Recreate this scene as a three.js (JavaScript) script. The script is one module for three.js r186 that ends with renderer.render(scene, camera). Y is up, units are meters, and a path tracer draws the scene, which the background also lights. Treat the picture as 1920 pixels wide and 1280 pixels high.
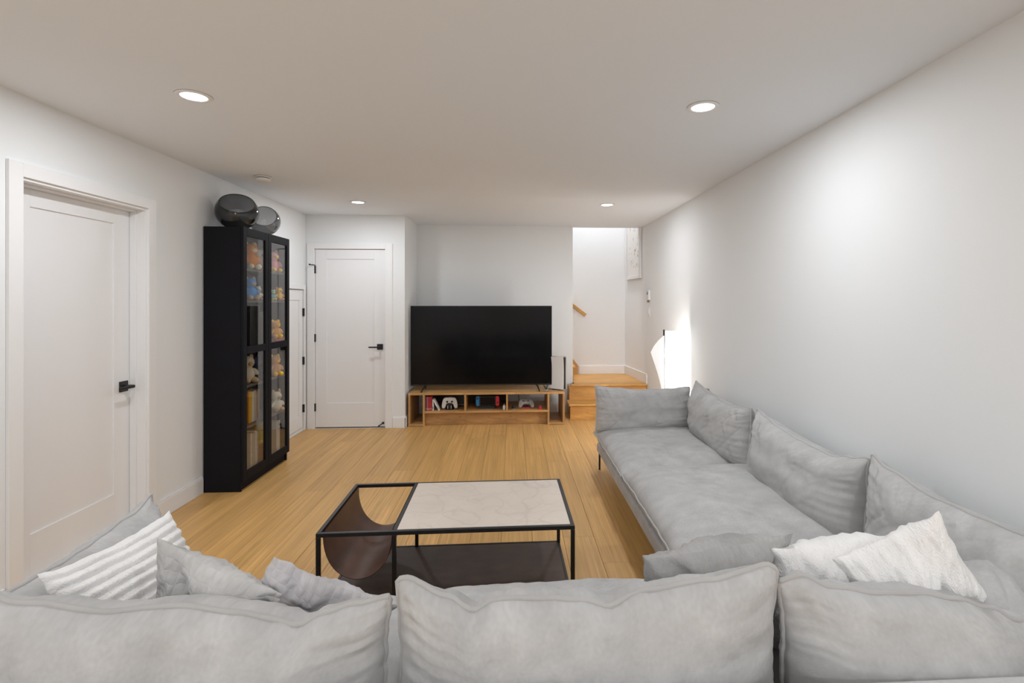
import * as THREE from 'three';
import { RoundedBoxGeometry } from 'three/addons/geometries/RoundedBoxGeometry.js';
import { mergeGeometries, mergeVertices, toCreasedNormals } from 'three/addons/utils/BufferGeometryUtils.js';
import { ImprovedNoise } from 'three/addons/math/ImprovedNoise.js';
import { RectAreaLightUniformsLib } from 'three/addons/lights/RectAreaLightUniformsLib.js';

// ---------------------------------------------------------------- camera, light, exposure
const scene = new THREE.Scene();
scene.background = new THREE.Color(0x000000);
const EYE = 1.45, YAW = Math.atan(0.055), FOC = 966;
const camera = new THREE.PerspectiveCamera(2 * Math.atan(640 / FOC) * 180 / Math.PI, 1920 / 1280, 0.05, 60);
camera.position.set(0, EYE, 0);
camera.rotation.y = -YAW;
camera.setViewOffset(1920, 1280, -53, 75, 1920, 1280);          // shifted lens: verticals stay vertical
camera.updateProjectionMatrix();
const renderer = new THREE.WebGLRenderer({ antialias: true });
renderer.toneMapping = THREE.LinearToneMapping;
renderer.toneMappingExposure = 1.0;
renderer.shadowMap.enabled = true;
RectAreaLightUniformsLib.init();
const DOWNLIGHT_NITS = 395, DOWNLIGHT_COLOR = new THREE.Color().setRGB(0.95, 0.99, 1.04);
const STAIR_NITS = 350, STAIR_COLOR = new THREE.Color().setRGB(0.98, 0.97, 0.99);
const PAPER_LAMP = 1.7;
const CEIL = 2.44, LEFT = -2.345, RIGHT = 1.74, DOORZ = 6.0, TVZ = 6.75, BACK = -3.0;

// ---------------------------------------------------------------- helpers
const used = {};
function numbered(n) { used[n] = (used[n] ?? -1) + 1; return used[n] ? `${n}_${String(used[n]).padStart(3, '0')}` : n; }
let seedv = 7;
const rnd = () => { seedv = (seedv * 1664525 + 1013904223) >>> 0; return seedv / 4294967296; };
const noiseGen = new ImprovedNoise();
const N = (x, y, z = 0) => noiseGen.noise(x + 131.7, y + 57.3, z + 11.1);
const clamp = (x, a, b) => Math.min(b, Math.max(a, x));
// metres: x right, y up, d = distance into the room
function uvMetres(g) {                                             // planar uv in metres by dominant normal
  const p = g.attributes.position, n = g.attributes.normal, uv = new Float32Array(p.count * 2);
  for (let i = 0; i < p.count; i++) {
    const ax = Math.abs(n.getX(i)), ay = Math.abs(n.getY(i)), az = Math.abs(n.getZ(i));
    let u, v;
    if (ay >= ax && ay >= az) { u = p.getX(i); v = p.getZ(i); } else if (ax >= az) { u = p.getZ(i); v = p.getY(i); } else { u = p.getX(i); v = p.getY(i); }
    uv[2 * i] = u; uv[2 * i + 1] = v;
  }
  g.setAttribute('uv', new THREE.BufferAttribute(uv, 2));
  return g;
}
function box(x0, x1, y0, y1, d0, d1, r = 0.002, seg = 1) {          // box between metre bounds
  const w = x1 - x0, h = y1 - y0, l = d1 - d0;
  const g = r > 0 ? new RoundedBoxGeometry(w, h, l, seg, Math.min(r, w / 2.1, h / 2.1, l / 2.1)) : new THREE.BoxGeometry(w, h, l);
  g.translate((x0 + x1) / 2, (y0 + y1) / 2, -(d0 + d1) / 2);
  return uvMetres(g.index ? g.toNonIndexed() : g);
}
function cyl(r0, r1, h, x, y, d, axis = 'y', seg = 20) {
  const g = new THREE.CylinderGeometry(r1, r0, h, seg);
  if (axis === 'x') g.rotateZ(-Math.PI / 2); if (axis === 'z') g.rotateX(-Math.PI / 2);
  g.translate(x, y, -d);
  return g.toNonIndexed();
}
function ball(rx, ry, rz, x, y, d, seg = 18) {
  const g = new THREE.SphereGeometry(1, seg, Math.round(seg * 0.75)); g.scale(rx, ry, rz); g.translate(x, y, -d);
  return g.toNonIndexed();
}
function tube(pts, r, closed = false, seg = 60, rad = 8) {
  const c = new THREE.CatmullRomCurve3(pts.map(p => new THREE.Vector3(p[0], p[1], -p[2])), closed, 'centripetal');
  return new THREE.TubeGeometry(c, seg, r, rad, closed).toNonIndexed();
}
function bar(a, b, r, seg = 10) {                                   // straight round bar between two points
  const A = new THREE.Vector3(a[0], a[1], -a[2]), B = new THREE.Vector3(b[0], b[1], -b[2]);
  const g = new THREE.CylinderGeometry(r, r, A.distanceTo(B), seg);
  g.applyQuaternion(new THREE.Quaternion().setFromUnitVectors(new THREE.Vector3(0, 1, 0), B.clone().sub(A).normalize()));
  g.translate((A.x + B.x) / 2, (A.y + B.y) / 2, (A.z + B.z) / 2);
  return g.toNonIndexed();
}
function shade(m) { m.castShadow = true; m.receiveShadow = true; return m; }
function mesh(name, gs, mat, parent) {
  let g;
  if (Array.isArray(gs)) {
    for (const k of gs) for (const a of Object.keys(k.attributes)) if (!['position', 'normal', 'uv'].includes(a)) k.deleteAttribute(a);
    g = gs.length > 1 ? mergeGeometries(gs.map(k => k.index ? k.toNonIndexed() : k)) : gs[0];
  } else g = gs;
  const m = shade(new THREE.Mesh(g, mat));
  m.name = parent ? name : numbered(name);
  (parent || scene).add(m);
  return m;
}
function part(name, gs, mat, parent, label) {
  const m = mesh(name, gs, mat, parent);
  let n = 0; for (const c of parent.children) if (c !== m && (c.name === name || c.name.startsWith(name + '_0'))) n++;
  if (n) m.name = `${name}_${String(n).padStart(3, '0')}`;
  if (label) m.userData.label = label;
  return m;
}
function tag(o, label, category, group) { o.userData.label = label; o.userData.category = category; if (group) o.userData.group = group; return o; }
function thing(name, label, category, [x, y, d] = [0, 0, 0], turn = 0, group) {
  const o = new THREE.Group(); o.name = numbered(name); scene.add(o);
  o.position.set(x, y, -d); o.rotation.y = turn;
  return tag(o, label, category, group);
}
function struct(name, gs, mat) { const m = mesh(name, gs, mat); m.userData.kind = 'structure'; return m; }
function structGroup(name) { const o = new THREE.Group(); o.name = numbered(name); scene.add(o); o.userData.kind = 'structure'; return o; }

// ---------------------------------------------------------------- textures and materials
function tex(w, h, fn, srgb = true, rx = 1, ry = 1) {
  const a = new Uint8Array(w * h * 4);
  for (let y = 0; y < h; y++) for (let x = 0; x < w; x++) {
    const c = fn(x / w, y / h), i = (y * w + x) * 4;
    a[i] = clamp(c[0], 0, 1) * 255; a[i + 1] = clamp(c[1], 0, 1) * 255; a[i + 2] = clamp(c[2], 0, 1) * 255; a[i + 3] = 255;
  }
  const t = new THREE.DataTexture(a, w, h); t.wrapS = t.wrapT = THREE.RepeatWrapping;
  t.magFilter = THREE.LinearFilter; t.minFilter = THREE.LinearMipmapLinearFilter; t.generateMipmaps = true;
  if (srgb) t.colorSpace = THREE.SRGBColorSpace;
  t.repeat.set(rx, ry); t.needsUpdate = true;
  return t;
}
function loopN(u, v, fu, fv, z) {                                   // noise that repeats over the unit square
  const a = N(u * fu, v * fv, z), b = N((u - 1) * fu, v * fv, z), c = N(u * fu, (v - 1) * fv, z), d = N((u - 1) * fu, (v - 1) * fv, z);
  return (a * (1 - u) + b * u) * (1 - v) + (c * (1 - u) + d * u) * v;
}
function woodFn(z) {                                                // u across the grain, v along it
  return (u, v) => {
    const warp = loopN(u, v, 3, 2, z) * 0.5;
    const fine = loopN(u, v, 90, 5, z + 3), mid = loopN(u, v, 26, 2.2, z + 5), big = loopN(u + warp * 0.1, v, 7, 1.2, z + 8);
    const pore = Math.max(0, loopN(u, v, 150, 9, z + 12) - 0.25) * 0.5;
    const k = 0.86 + fine * 0.09 + mid * 0.10 + big * 0.10 - pore;
    return [k, k * (0.99 + mid * 0.02), k * (0.97 + big * 0.04)];
  };
}
const woodTex = tex(512, 1024, woodFn(1), true, 1 / 0.6, 1 / 2.0);
const woodTexX = woodTex.clone(); woodTexX.rotation = Math.PI / 2; woodTexX.repeat.set(1 / 2.0, 1 / 0.6); woodTexX.needsUpdate = true;
const fabricBump = tex(256, 256, (u, v) => { const k = 0.5 + 0.25 * loopN(u, v, 60, 60, 2) + 0.25 * loopN(u, v, 110, 110, 4); return [k, k, k]; }, false, 1 / 0.12, 1 / 0.12);
const fabricMap = tex(256, 256, (u, v) => { const k = 0.93 + 0.08 * loopN(u, v, 5, 5, 6) + 0.06 * loopN(u, v, 14, 14, 7) + 0.05 * loopN(u, v, 70, 70, 9); return [k, k, k]; }, true, 1 / 0.7, 1 / 0.7);
const wallBump = tex(256, 256, (u, v) => { const k = 0.5 + 0.3 * loopN(u, v, 50, 50, 20) + 0.2 * loopN(u, v, 100, 100, 22); return [k, k, k]; }, false, 2, 2);
const quiltBump = tex(256, 256, (u, v) => { const a = (u * 16) % 1, b = (v * 16) % 1, s = Math.min(a, 1 - a) * Math.min(b, 1 - b) * 4; const k = Math.pow(s, 0.5); return [k, k, k]; }, false, 1 / 0.4, 1 / 0.4);
const furBump = tex(256, 256, (u, v) => { const k = 0.5 + 0.4 * loopN(u, v, 40, 22, 31) + 0.3 * loopN(u, v, 90, 70, 33); return [k, k, k]; }, false, 1 / 0.15, 1 / 0.15);
const marbleTex = tex(512, 512, (u, v) => {
  const w = loopN(u, v, 4, 4, 41) * 0.6 + loopN(u, v, 11, 11, 42) * 0.22;
  const vein = Math.pow(1 - Math.min(1, Math.abs(loopN(u + w * 0.25, v + w * 0.25, 5, 4, 43)) * 9), 4);
  const vein2 = Math.pow(1 - Math.min(1, Math.abs(loopN(u - w * 0.2, v + w * 0.2, 9, 10, 47)) * 12), 4);
  const k = 0.96 + w * 0.07 - vein * 0.045 - vein2 * 0.035;
  return [k * 0.92, k * 0.865, k * 0.815];
}, true, 1 / 0.8, 1 / 0.8);
const leatherTex = tex(256, 256, (u, v) => { const k = 0.85 + 0.2 * loopN(u, v, 6, 6, 51) + 0.14 * loopN(u, v, 60, 60, 52); return [k, k, k]; }, true, 2, 2);

const lin = (r, g, b) => new THREE.Color().setRGB(r, g, b);
const std = (c, rough, o = {}) => new THREE.MeshStandardMaterial({ color: c, roughness: rough, ...o });
const phy = (c, rough, o = {}) => new THREE.MeshPhysicalMaterial({ color: c, roughness: rough, ...o });
const M = {
  wall: std(lin(0.865, 0.88, 0.885), 0.8, { bumpMap: wallBump, bumpScale: 0.0003 }),
  ceiling: std(lin(0.86, 0.90, 0.945), 0.9),
  trim: std(lin(0.89, 0.89, 0.89), 0.45),
  door: std(lin(0.88, 0.88, 0.885), 0.45),
  oak: std(lin(0.74, 0.42, 0.16), 0.5, { map: woodTex }),
  oakX: std(lin(0.74, 0.42, 0.16), 0.5, { map: woodTexX }),
  stairOak: std(lin(0.82, 0.44, 0.125), 0.45, { map: woodTexX }),
  black: std(lin(0.012, 0.012, 0.013), 0.45),
  blackMetal: std(lin(0.015, 0.015, 0.016), 0.4, { metalness: 0.3 }),
  cabinet: phy(lin(0.008, 0.008, 0.011), 0.65, { specularIntensity: 0.3 }),
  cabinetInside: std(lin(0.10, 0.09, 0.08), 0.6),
  glass: phy(lin(0.97, 0.97, 0.96), 0.01, { transmission: 1, thickness: 0, ior: 1.4 }),
  smoke: phy(lin(0.46, 0.46, 0.465), 0.02, { transmission: 1, thickness: 0, ior: 1.5, side: THREE.DoubleSide }),
  smokeLight: phy(lin(0.63, 0.63, 0.635), 0.02, { transmission: 1, thickness: 0, ior: 1.5, side: THREE.DoubleSide }),
  screen: phy(lin(0.004, 0.004, 0.005), 0.12, { specularIntensity: 0.35 }),
  sofa: phy(lin(0.565, 0.56, 0.555), 0.95, { map: fabricMap, bumpMap: fabricBump, bumpScale: 0.0012, sheen: 0.35, sheenRoughness: 0.5, sheenColor: lin(0.8, 0.8, 0.8) }),
  sofaPipe: phy(lin(0.52, 0.51, 0.50), 0.95, { bumpMap: fabricBump, bumpScale: 0.0008, sheen: 0.3, sheenRoughness: 0.5, sheenColor: lin(0.8, 0.8, 0.8) }),
  white: std(lin(0.80, 0.80, 0.80), 0.5),
  plushWhite: phy(lin(0.90, 0.89, 0.88), 1, { bumpMap: furBump, bumpScale: 0.004, sheen: 0.6, sheenRoughness: 0.4, sheenColor: lin(1, 1, 1) }),
  quilt: phy(lin(0.62, 0.61, 0.60), 0.95, { bumpMap: quiltBump, bumpScale: 0.003, map: fabricMap, sheen: 0.3, sheenRoughness: 0.5 }),
  lilac: phy(lin(0.66, 0.635, 0.65), 0.95, { bumpMap: quiltBump, bumpScale: 0.002, map: fabricMap, sheen: 0.3, sheenRoughness: 0.5 }),
  greyPillow: phy(lin(0.47, 0.465, 0.46), 0.95, { bumpMap: furBump, bumpScale: 0.003, map: fabricMap, sheen: 0.4, sheenRoughness: 0.5 }),
  leather: std(lin(0.125, 0.058, 0.036), 0.5, { map: leatherTex, side: THREE.DoubleSide }),
  leatherShelf: std(lin(0.11, 0.070, 0.052), 0.55, { map: leatherTex }),
  marble: phy(lin(0.92, 0.92, 0.92), 0.35, { map: marbleTex }),
  lens: std(lin(0.9, 0.9, 0.9), 0.5, { emissive: DOWNLIGHT_COLOR, emissiveIntensity: 6 }),
  paper: std(lin(0.85, 0.85, 0.84), 0.9, { emissive: lin(1, 0.97, 0.93), emissiveIntensity: 1.15, side: THREE.DoubleSide }),
  paperDim: std(lin(0.85, 0.85, 0.84), 0.9, { emissive: lin(1, 0.97, 0.93), emissiveIntensity: 0.5, side: THREE.DoubleSide }),
  grey: std(lin(0.18, 0.18, 0.18), 0.5), red: std(lin(0.55, 0.03, 0.035), 0.45), darkRed: std(lin(0.32, 0.02, 0.03), 0.45),
};
const plain = (r, g, b, rough = 0.8) => std(lin(r, g, b), rough);

// ---------------------------------------------------------------- the setting
{ // floor of separate oak boards on a dark underlay
  const floor = struct('floor', [box(LEFT - 0.15, RIGHT + 0.15, -0.12, -0.014, BACK - 0.15, 6.9, 0)], plain(0.05, 0.035, 0.02));
  const tones = [];
  for (let i = 0; i < 7; i++) { const k = 0.945 + 0.018 * i, m = M.oak.clone(); m.color = lin(0.90 * k, 0.535 * k * (0.99 + 0.004 * (i % 3)), 0.20 * k * (0.97 + 0.02 * (i % 2))); m.roughness = 0.42; tones.push(m); }
  const W = 0.19, gap = 0.0012;
  const cache = {};
  for (let x = LEFT + 0.0, row = 0; x < RIGHT - 0.001; x += W, row++) {
    const w = Math.min(W, RIGHT - x);
    let d = BACK - rnd() * 1.6;
    while (d < TVZ + 0.1) {
      const L = [1.5, 1.8, 2.1][Math.floor(rnd() * 3)];
      const d0 = Math.max(d, BACK), d1 = Math.min(d + L, TVZ + 0.1);
      d += L;
      if (d1 - d0 < 0.02) continue;
      const variant = Math.floor(rnd() * 4), key = [w.toFixed(3), (d1 - d0).toFixed(3), variant].join();
      if (!cache[key]) {
        const ww = w - gap, ll = d1 - d0 - gap;
        const sh = new THREE.Shape([[0.0015, 0], [0, -0.0015], [0, -0.014], [ww, -0.014], [ww, -0.0015], [ww - 0.0015, 0]].map(p => new THREE.Vector2(p[0], p[1])));
        const g = new THREE.ExtrudeGeometry(sh, { depth: ll, bevelEnabled: false }); g.translate(-ww / 2, 0, -ll / 2);
        uvMetres(g); const uv = g.attributes.uv; for (let i = 0; i < uv.count; i++) uv.setXY(i, uv.getX(i) + variant * 0.17 + 0.05, uv.getY(i) + variant * 0.53);
        cache[key] = g;
      }
      const m = part('plank', cache[key], tones[Math.floor(rnd() * tones.length)], floor);
      m.position.set(x + w / 2, 0, -(d0 + d1) / 2);
    }
  }
}
struct('ceiling', [box(LEFT - 0.15, RIGHT + 0.15, CEIL, CEIL + 0.3, BACK - 0.15, 6.87, 0)], M.ceiling);
function wallWithHoles(u0, u1, y0, y1, holes, thick, toWorld) {
  const s = new THREE.Shape(); s.moveTo(u0, y0); s.lineTo(u1, y0); s.lineTo(u1, y1); s.lineTo(u0, y1); s.closePath();
  for (const [a, b, c, e] of holes) { const h = new THREE.Path(); h.moveTo(a, c); h.lineTo(a, e); h.lineTo(b, e); h.lineTo(b, c); h.closePath(); s.holes.push(h); }
  const g = new THREE.ExtrudeGeometry(s, { depth: thick, bevelEnabled: false });
  toWorld(g); g.computeVertexNormals();
  return uvMetres(g);
}
const D1 = [2.59, 3.45, 0.004, 2.05], D2 = [-2.245, -1.448, 0.004, 2.05], D3 = [5.12, 5.935, 0.03, 1.585];
// left wall: shape drawn along -z
struct('wall_left', [wallWithHoles(-6.15, -(BACK - 0.15), 0, CEIL, [[-D1[1], -D1[0], D1[2] - 0.004, D1[3]], [-D3[1], -D3[0], D3[2], D3[3]]].map(h => [h[0], h[1], Math.max(h[2], 0.001), h[3]]), 0.13, g => { g.rotateY(-Math.PI / 2); g.translate(LEFT, 0, 0); })], M.wall);
struct('wall_far_left', [wallWithHoles(LEFT, -1.23, 0, CEIL, [[D2[0], D2[1], 0.001, D2[3]]], 0.13, g => g.translate(0, 0, -DOORZ - 0.13))], M.wall);
struct('wall_alcove_side', [box(-1.36, -1.23, 0, CEIL, DOORZ + 0.13, TVZ, 0)], M.wall);
struct('wall_far', [box(-1.36, 0.80, 0, 5.0, TVZ, TVZ + 0.12, 0)], M.wall);
struct('wall_right', [box(RIGHT, RIGHT + 0.15, 0, CEIL, BACK - 0.15, 6.6, 0)], M.wall);
struct('wall_behind_camera', [box(LEFT, RIGHT, 0, CEIL, BACK - 0.15, BACK, 0)], M.wall);
{ // stairwell walls
  const s = new THREE.Shape([[RIGHT, 6.6], [1.66, 7.5], [1.66, 7.66], [1.95, 7.66], [1.95, 6.6]].map(p => new THREE.Vector2(p[0], p[1])));
  const g = new THREE.ExtrudeGeometry(s, { depth: 5.0, bevelEnabled: false }); g.rotateX(-Math.PI / 2); g.computeVertexNormals();
  struct('wall_stair_right', [uvMetres(g)], M.wall);
  struct('wall_stair_back', [box(-1.6, 1.66, 0, 5.0, 7.5, 7.62, 0)], M.wall);
  struct('wall_stair_left', [box(-1.72, -1.6, 0, 5.0, TVZ, 7.62, 0)], M.wall);
  struct('wall_stair_header', [box(0.80, 1.95, CEIL + 0.3, 5.0, TVZ, TVZ + 0.12, 0), box(-1.6, -1.36, 0, 5.0, TVZ, TVZ + 0.12, 0)], M.wall);
  struct('ceiling_stair', [box(-1.72, 1.95, 5.0, 5.15, TVZ, 7.66, 0)], M.ceiling);
}
// baseboards
function baseX(name, x, side, d0, d1, y = 0) { struct(name, [box(Math.min(x, x + side * 0.014), Math.max(x, x + side * 0.014), y, y + 0.115, d0, d1, 0.003), box(Math.min(x, x + side * 0.010), Math.max(x, x + side * 0.010), y + 0.115, y + 0.125, d0, d1, 0.003)], M.trim); }
function baseZ(name, d, x0, x1, y = 0) { struct(name, [box(x0, x1, y, y + 0.115, d - 0.014, d, 0.003), box(x0, x1, y + 0.115, y + 0.125, d - 0.010, d, 0.003)], M.trim); }
baseX('baseboard_left', LEFT, 1, 3.53, 4.035);
baseX('baseboard_left_near', LEFT, 1, BACK, 2.51);
baseX('baseboard_left_far', LEFT, 1, 4.86, 5.04);
baseX('baseboard_right', RIGHT, -1, BACK, 6.26);
baseZ('baseboard_far_left', DOORZ, -1.366, -1.218);
baseX('baseboard_alcove', -1.23, 1, DOORZ - 0.014, TVZ);
baseZ('baseboard_far', TVZ, -1.23, 0.69);
baseZ('baseboard_stair_back', 7.5, 0.98, 1.66, 0.39);
{ const g = box(1.646, 1.66, 0.39, 0.515, 6.56, 7.5, 0.003); const p = g.attributes.position;
  for (let i = 0; i < p.count; i++) { const d = -p.getZ(i); p.setX(i, p.getX(i) + (7.5 - d) * (RIGHT - 1.66) / 0.9 * (d < 7.5 ? 1 : 0)); }
  struct('baseboard_stair_right', [g], M.trim); }

// ---------------------------------------------------------------- doors
function panelDoor(x0, x1, y0, y1, d, t, px0, px1, py0, py1) {       // flat leaf in the x-y plane with one recessed panel
  const rec = 0.008;
  return [box(x0, px0, y0, y1, d, d + t, 0.0015), box(px1, x1, y0, y1, d, d + t, 0.0015), box(px0, px1, py1, y1, d, d + t, 0.0015), box(px0, px1, y0, py0, d, d + t, 0.0015), box(px0 - 0.002, px1 + 0.002, py0 - 0.002, py1 + 0.002, d + rec, d + t - 0.004, 0)];
}
function turnToLeftWall(gs, xw) { // swap: local x -> depth, local d(front=0) -> into wall on the left
  for (const g of gs) {
    const p = g.attributes.position, n = g.attributes.normal;
    for (let i = 0; i < p.count; i++) { const x = p.getX(i), z = p.getZ(i); p.setXYZ(i, xw + z, p.getY(i), -x); const nx = n.getX(i), nz = n.getZ(i); n.setXYZ(i, nz, n.getY(i), -nx); }
  }
  return gs;
}
{ // left door, closed, set deep in its frame
  const g = structGroup('door_1');
  const L = gs => turnToLeftWall(gs, LEFT);
  const [a, b, , h] = D1;
  part('door_leaf', L(panelDoor(a + 0.022, b - 0.022, 0.012, h - 0.022, 0.09, 0.038, 2.745, 3.295, 0.27, 1.93)), M.door, g);
  part('door_jamb', L([box(a, a + 0.018, 0, h, -0.002, 0.128, 0.001), box(b - 0.018, b, 0, h, -0.002, 0.128, 0.001), box(a + 0.018, b - 0.018, h - 0.018, h, -0.002, 0.128, 0.001), box(a + 0.018, b - 0.018, h - 0.030, h - 0.018, 0.05, 0.085, 0.001), box(a + 0.018, a + 0.028, 0, h - 0.03, 0.05, 0.088, 0.001), box(b - 0.028, b - 0.018, 0, h - 0.03, 0.05, 0.088, 0.001)]), M.trim, g);
  part('door_casing', L([box(a - 0.068, a + 0.004, 0, h + 0.064, -0.016, 0, 0.002), box(b - 0.004, b + 0.068, 0, h + 0.064, -0.016, 0, 0.002), box(a + 0.004, b - 0.004, h - 0.004, h + 0.064, -0.016, 0, 0.002)]), M.trim, g);
  const hd = part('door_handle', L([box(3.335, 3.401, 0.885, 0.951, 0.08, 0.09, 0.002)]), M.black, g);
  part('lever', L([cyl(0.011, 0.011, 0.055, 3.368, 0.918, 0.055, 'z', 14), box(3.255, 3.380, 0.909, 0.927, 0.022, 0.034, 0.004)]), M.black, hd);
}
{ // far door, closed
  const g = structGroup('door_2');
  const [a, b, , h] = D2, d = DOORZ;
  part('door_leaf', panelDoor(a + 0.008, b - 0.005, 0.016, h - 0.005, d + 0.006, 0.038, -2.11, -1.578, 0.29, 1.935), M.door, g);
  part('door_jamb', [box(a, a + 0.0045, 0, h, d, d + 0.13, 0), box(b - 0.002, b, 0, h, d, d + 0.13, 0), box(a, b, h - 0.002, h, d, d + 0.13, 0), box(a, b, 0, h, d + 0.10, d + 0.13, 0)], M.trim, g);
  part('door_casing', [box(a - 0.078, a + 0.002, 0, h + 0.064, d - 0.016, d, 0.002), box(b - 0.001, b + 0.08, 0, h + 0.064, d - 0.016, d, 0.002), box(a + 0.002, b - 0.001, h, h + 0.064, d - 0.016, d, 0.002)], M.trim, g);
  for (const y of [1.815, 1.035, 0.245]) part('hinge', [cyl(0.008, 0.008, 0.088, a + 0.004, y, d - 0.006, 'y', 10), box(a - 0.006, a + 0.014, y - 0.044, y + 0.044, d - 0.004, d + 0.006, 0.001)], M.black, g);
  const hd = part('door_handle', [box(-1.543, -1.477, 0.897, 0.963, d - 0.006, d + 0.006, 0.002)], M.black, g);
  part('lever', [cyl(0.010, 0.010, 0.055, -1.51, 0.93, d - 0.033, 'z', 14), box(-1.625, -1.50, 0.922, 0.938, d - 0.062, d - 0.050, 0.003)], M.black, hd);
  part('door_stop', [bar([-1.475, 0.06, d + 0.006], [-1.51, 0.035, d - 0.055], 0.006), ball(0.014, 0.014, 0.014, -1.475, 0.058, d - 0.004, 10), ball(0.010, 0.010, 0.010, -1.51, 0.035, d - 0.055, 10)], M.black, g);
  part('hinge_pin_stop', [bar([a + 0.004, 1.865, d - 0.006], [a - 0.03, 1.867, d - 0.06], 0.005), cyl(0.009, 0.009, 0.02, a - 0.03, 1.867, d - 0.06, 'z', 10)], M.black, g);
}
{ // low access door in the left wall behind the cabinet
  const g = structGroup('door_3');
  const L = gs => turnToLeftWall(gs, LEFT);
  const [a, b, y0, h] = D3;
  part('door_leaf', L(panelDoor(a + 0.006, b - 0.006, y0 + 0.006, h - 0.006, 0.004, 0.035, a + 0.10, b - 0.10, 0.18, h - 0.12)), M.door, g);
  part('door_jamb', L([box(a, b, y0, h, 0.10, 0.13, 0)]), M.trim, g);
  part('door_casing', L([box(b - 0.001, b + 0.045, 0.001, h + 0.05, -0.012, 0, 0.002), box(a - 0.05, b, h, h + 0.05, -0.012, 0, 0.002), box(a - 0.05, a + 0.001, 0.001, h, -0.012, 0, 0.002)]), M.trim, g);
  for (const y of [1.33, 0.785, 0.25]) part('hinge', L([cyl(0.009, 0.009, 0.088, b - 0.002, y, -0.008, 'y', 10), box(b - 0.016, b + 0.006, y - 0.044, y + 0.044, -0.006, 0.004, 0.001)]), M.black, g);
}

// ---------------------------------------------------------------- recessed lights and ceiling fittings
const spots = [
  [-1.53, 2.57, 'recessed ceiling light over the near left, above the white door'],
  [0.97, 2.57, 'recessed ceiling light over the near right, above the sofa'],
  [-1.53, 5.22, 'small recessed ceiling light nearest the closed far door'],
  [0.97, 5.22, 'small recessed ceiling light in front of the stair opening'],
  [-1.53, -0.08, 'recessed ceiling light behind the camera on the left'],
  [0.97, -0.08, 'recessed ceiling light behind the camera on the right'],
  [-1.53, -2.3, 'recessed ceiling light at the rear wall on the left'],
  [0.97, -2.3, 'recessed ceiling light at the rear wall on the right'],
];
let lampProto = null;
for (const [x, d, label] of spots) {
  let t;
  if (!lampProto) {
    t = lampProto = thing('recessed_downlight', label, 'ceiling light', [x, CEIL, d], 0, 'recessed ceiling lights');
    const ring = new THREE.LatheGeometry([[0.056, -0.001], [0.058, -0.006], [0.066, -0.007], [0.078, -0.004], [0.08, 0], [0.056, 0]].map(p => new THREE.Vector2(p[0], p[1])), 40);
    part('trim_ring', ring, M.trim, t);
    const lens = new THREE.CylinderGeometry(0.056, 0.056, 0.004, 40); lens.translate(0, -0.002, 0);
    part('lens', lens, M.lens, t);
  } else { t = lampProto.clone(); t.name = numbered('recessed_downlight'); t.position.set(x, CEIL, -d); t.userData = { ...lampProto.userData, label }; scene.add(t); }
  const l = new THREE.RectAreaLight(DOWNLIGHT_COLOR, DOWNLIGHT_NITS * (d > 4 ? 0.76 : d < -1 ? 1.7 : d < 1 ? 1.15 : 0.95), 0.1, 0.1);
  l.position.set(x, CEIL - 0.009, -d); l.lookAt(x, 0, -d); l.name = 'downlight_glow'; scene.add(l);
}
{ // ceiling light high in the stairwell
  const t = thing('stairwell_light', 'round white ceiling light high up in the stairwell', 'ceiling light', [1.1, 5.0, 7.1]);
  part('rim', new THREE.LatheGeometry([[0.14, 0], [0.14, -0.03], [0.15, -0.03], [0.155, 0]].map(p => new THREE.Vector2(p[0], p[1])), 40), M.trim, t);
  const lens = new THREE.CylinderGeometry(0.14, 0.14, 0.02, 40); lens.translate(0, -0.01, 0); part('diffuser', lens, M.lens, t);
  const l = new THREE.RectAreaLight(STAIR_COLOR, STAIR_NITS, 0.25, 0.25); l.position.set(1.1, 4.965, -7.1); l.lookAt(1.1, 0, -7.1); l.name = 'stair_glow'; scene.add(l);
}
{
  const t = thing('smoke_detector', 'round white smoke detector on the ceiling above the black cabinet', 'smoke detector', [-1.97, CEIL, 4.2]);
  part('body', new THREE.LatheGeometry([[0, -0.042], [0.03, -0.042], [0.05, -0.036], [0.056, -0.026], [0.056, -0.018], [0.048, -0.016], [0.048, -0.011], [0.06, -0.010], [0.062, 0], [0, 0]].map(p => new THREE.Vector2(p[0], p[1])), 36), M.white, t);
  part('vent_ring', new THREE.TorusGeometry(0.049, 0.002, 8, 36).rotateX(Math.PI / 2).translate(0, -0.0135, 0), M.grey, t);
}

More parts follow.
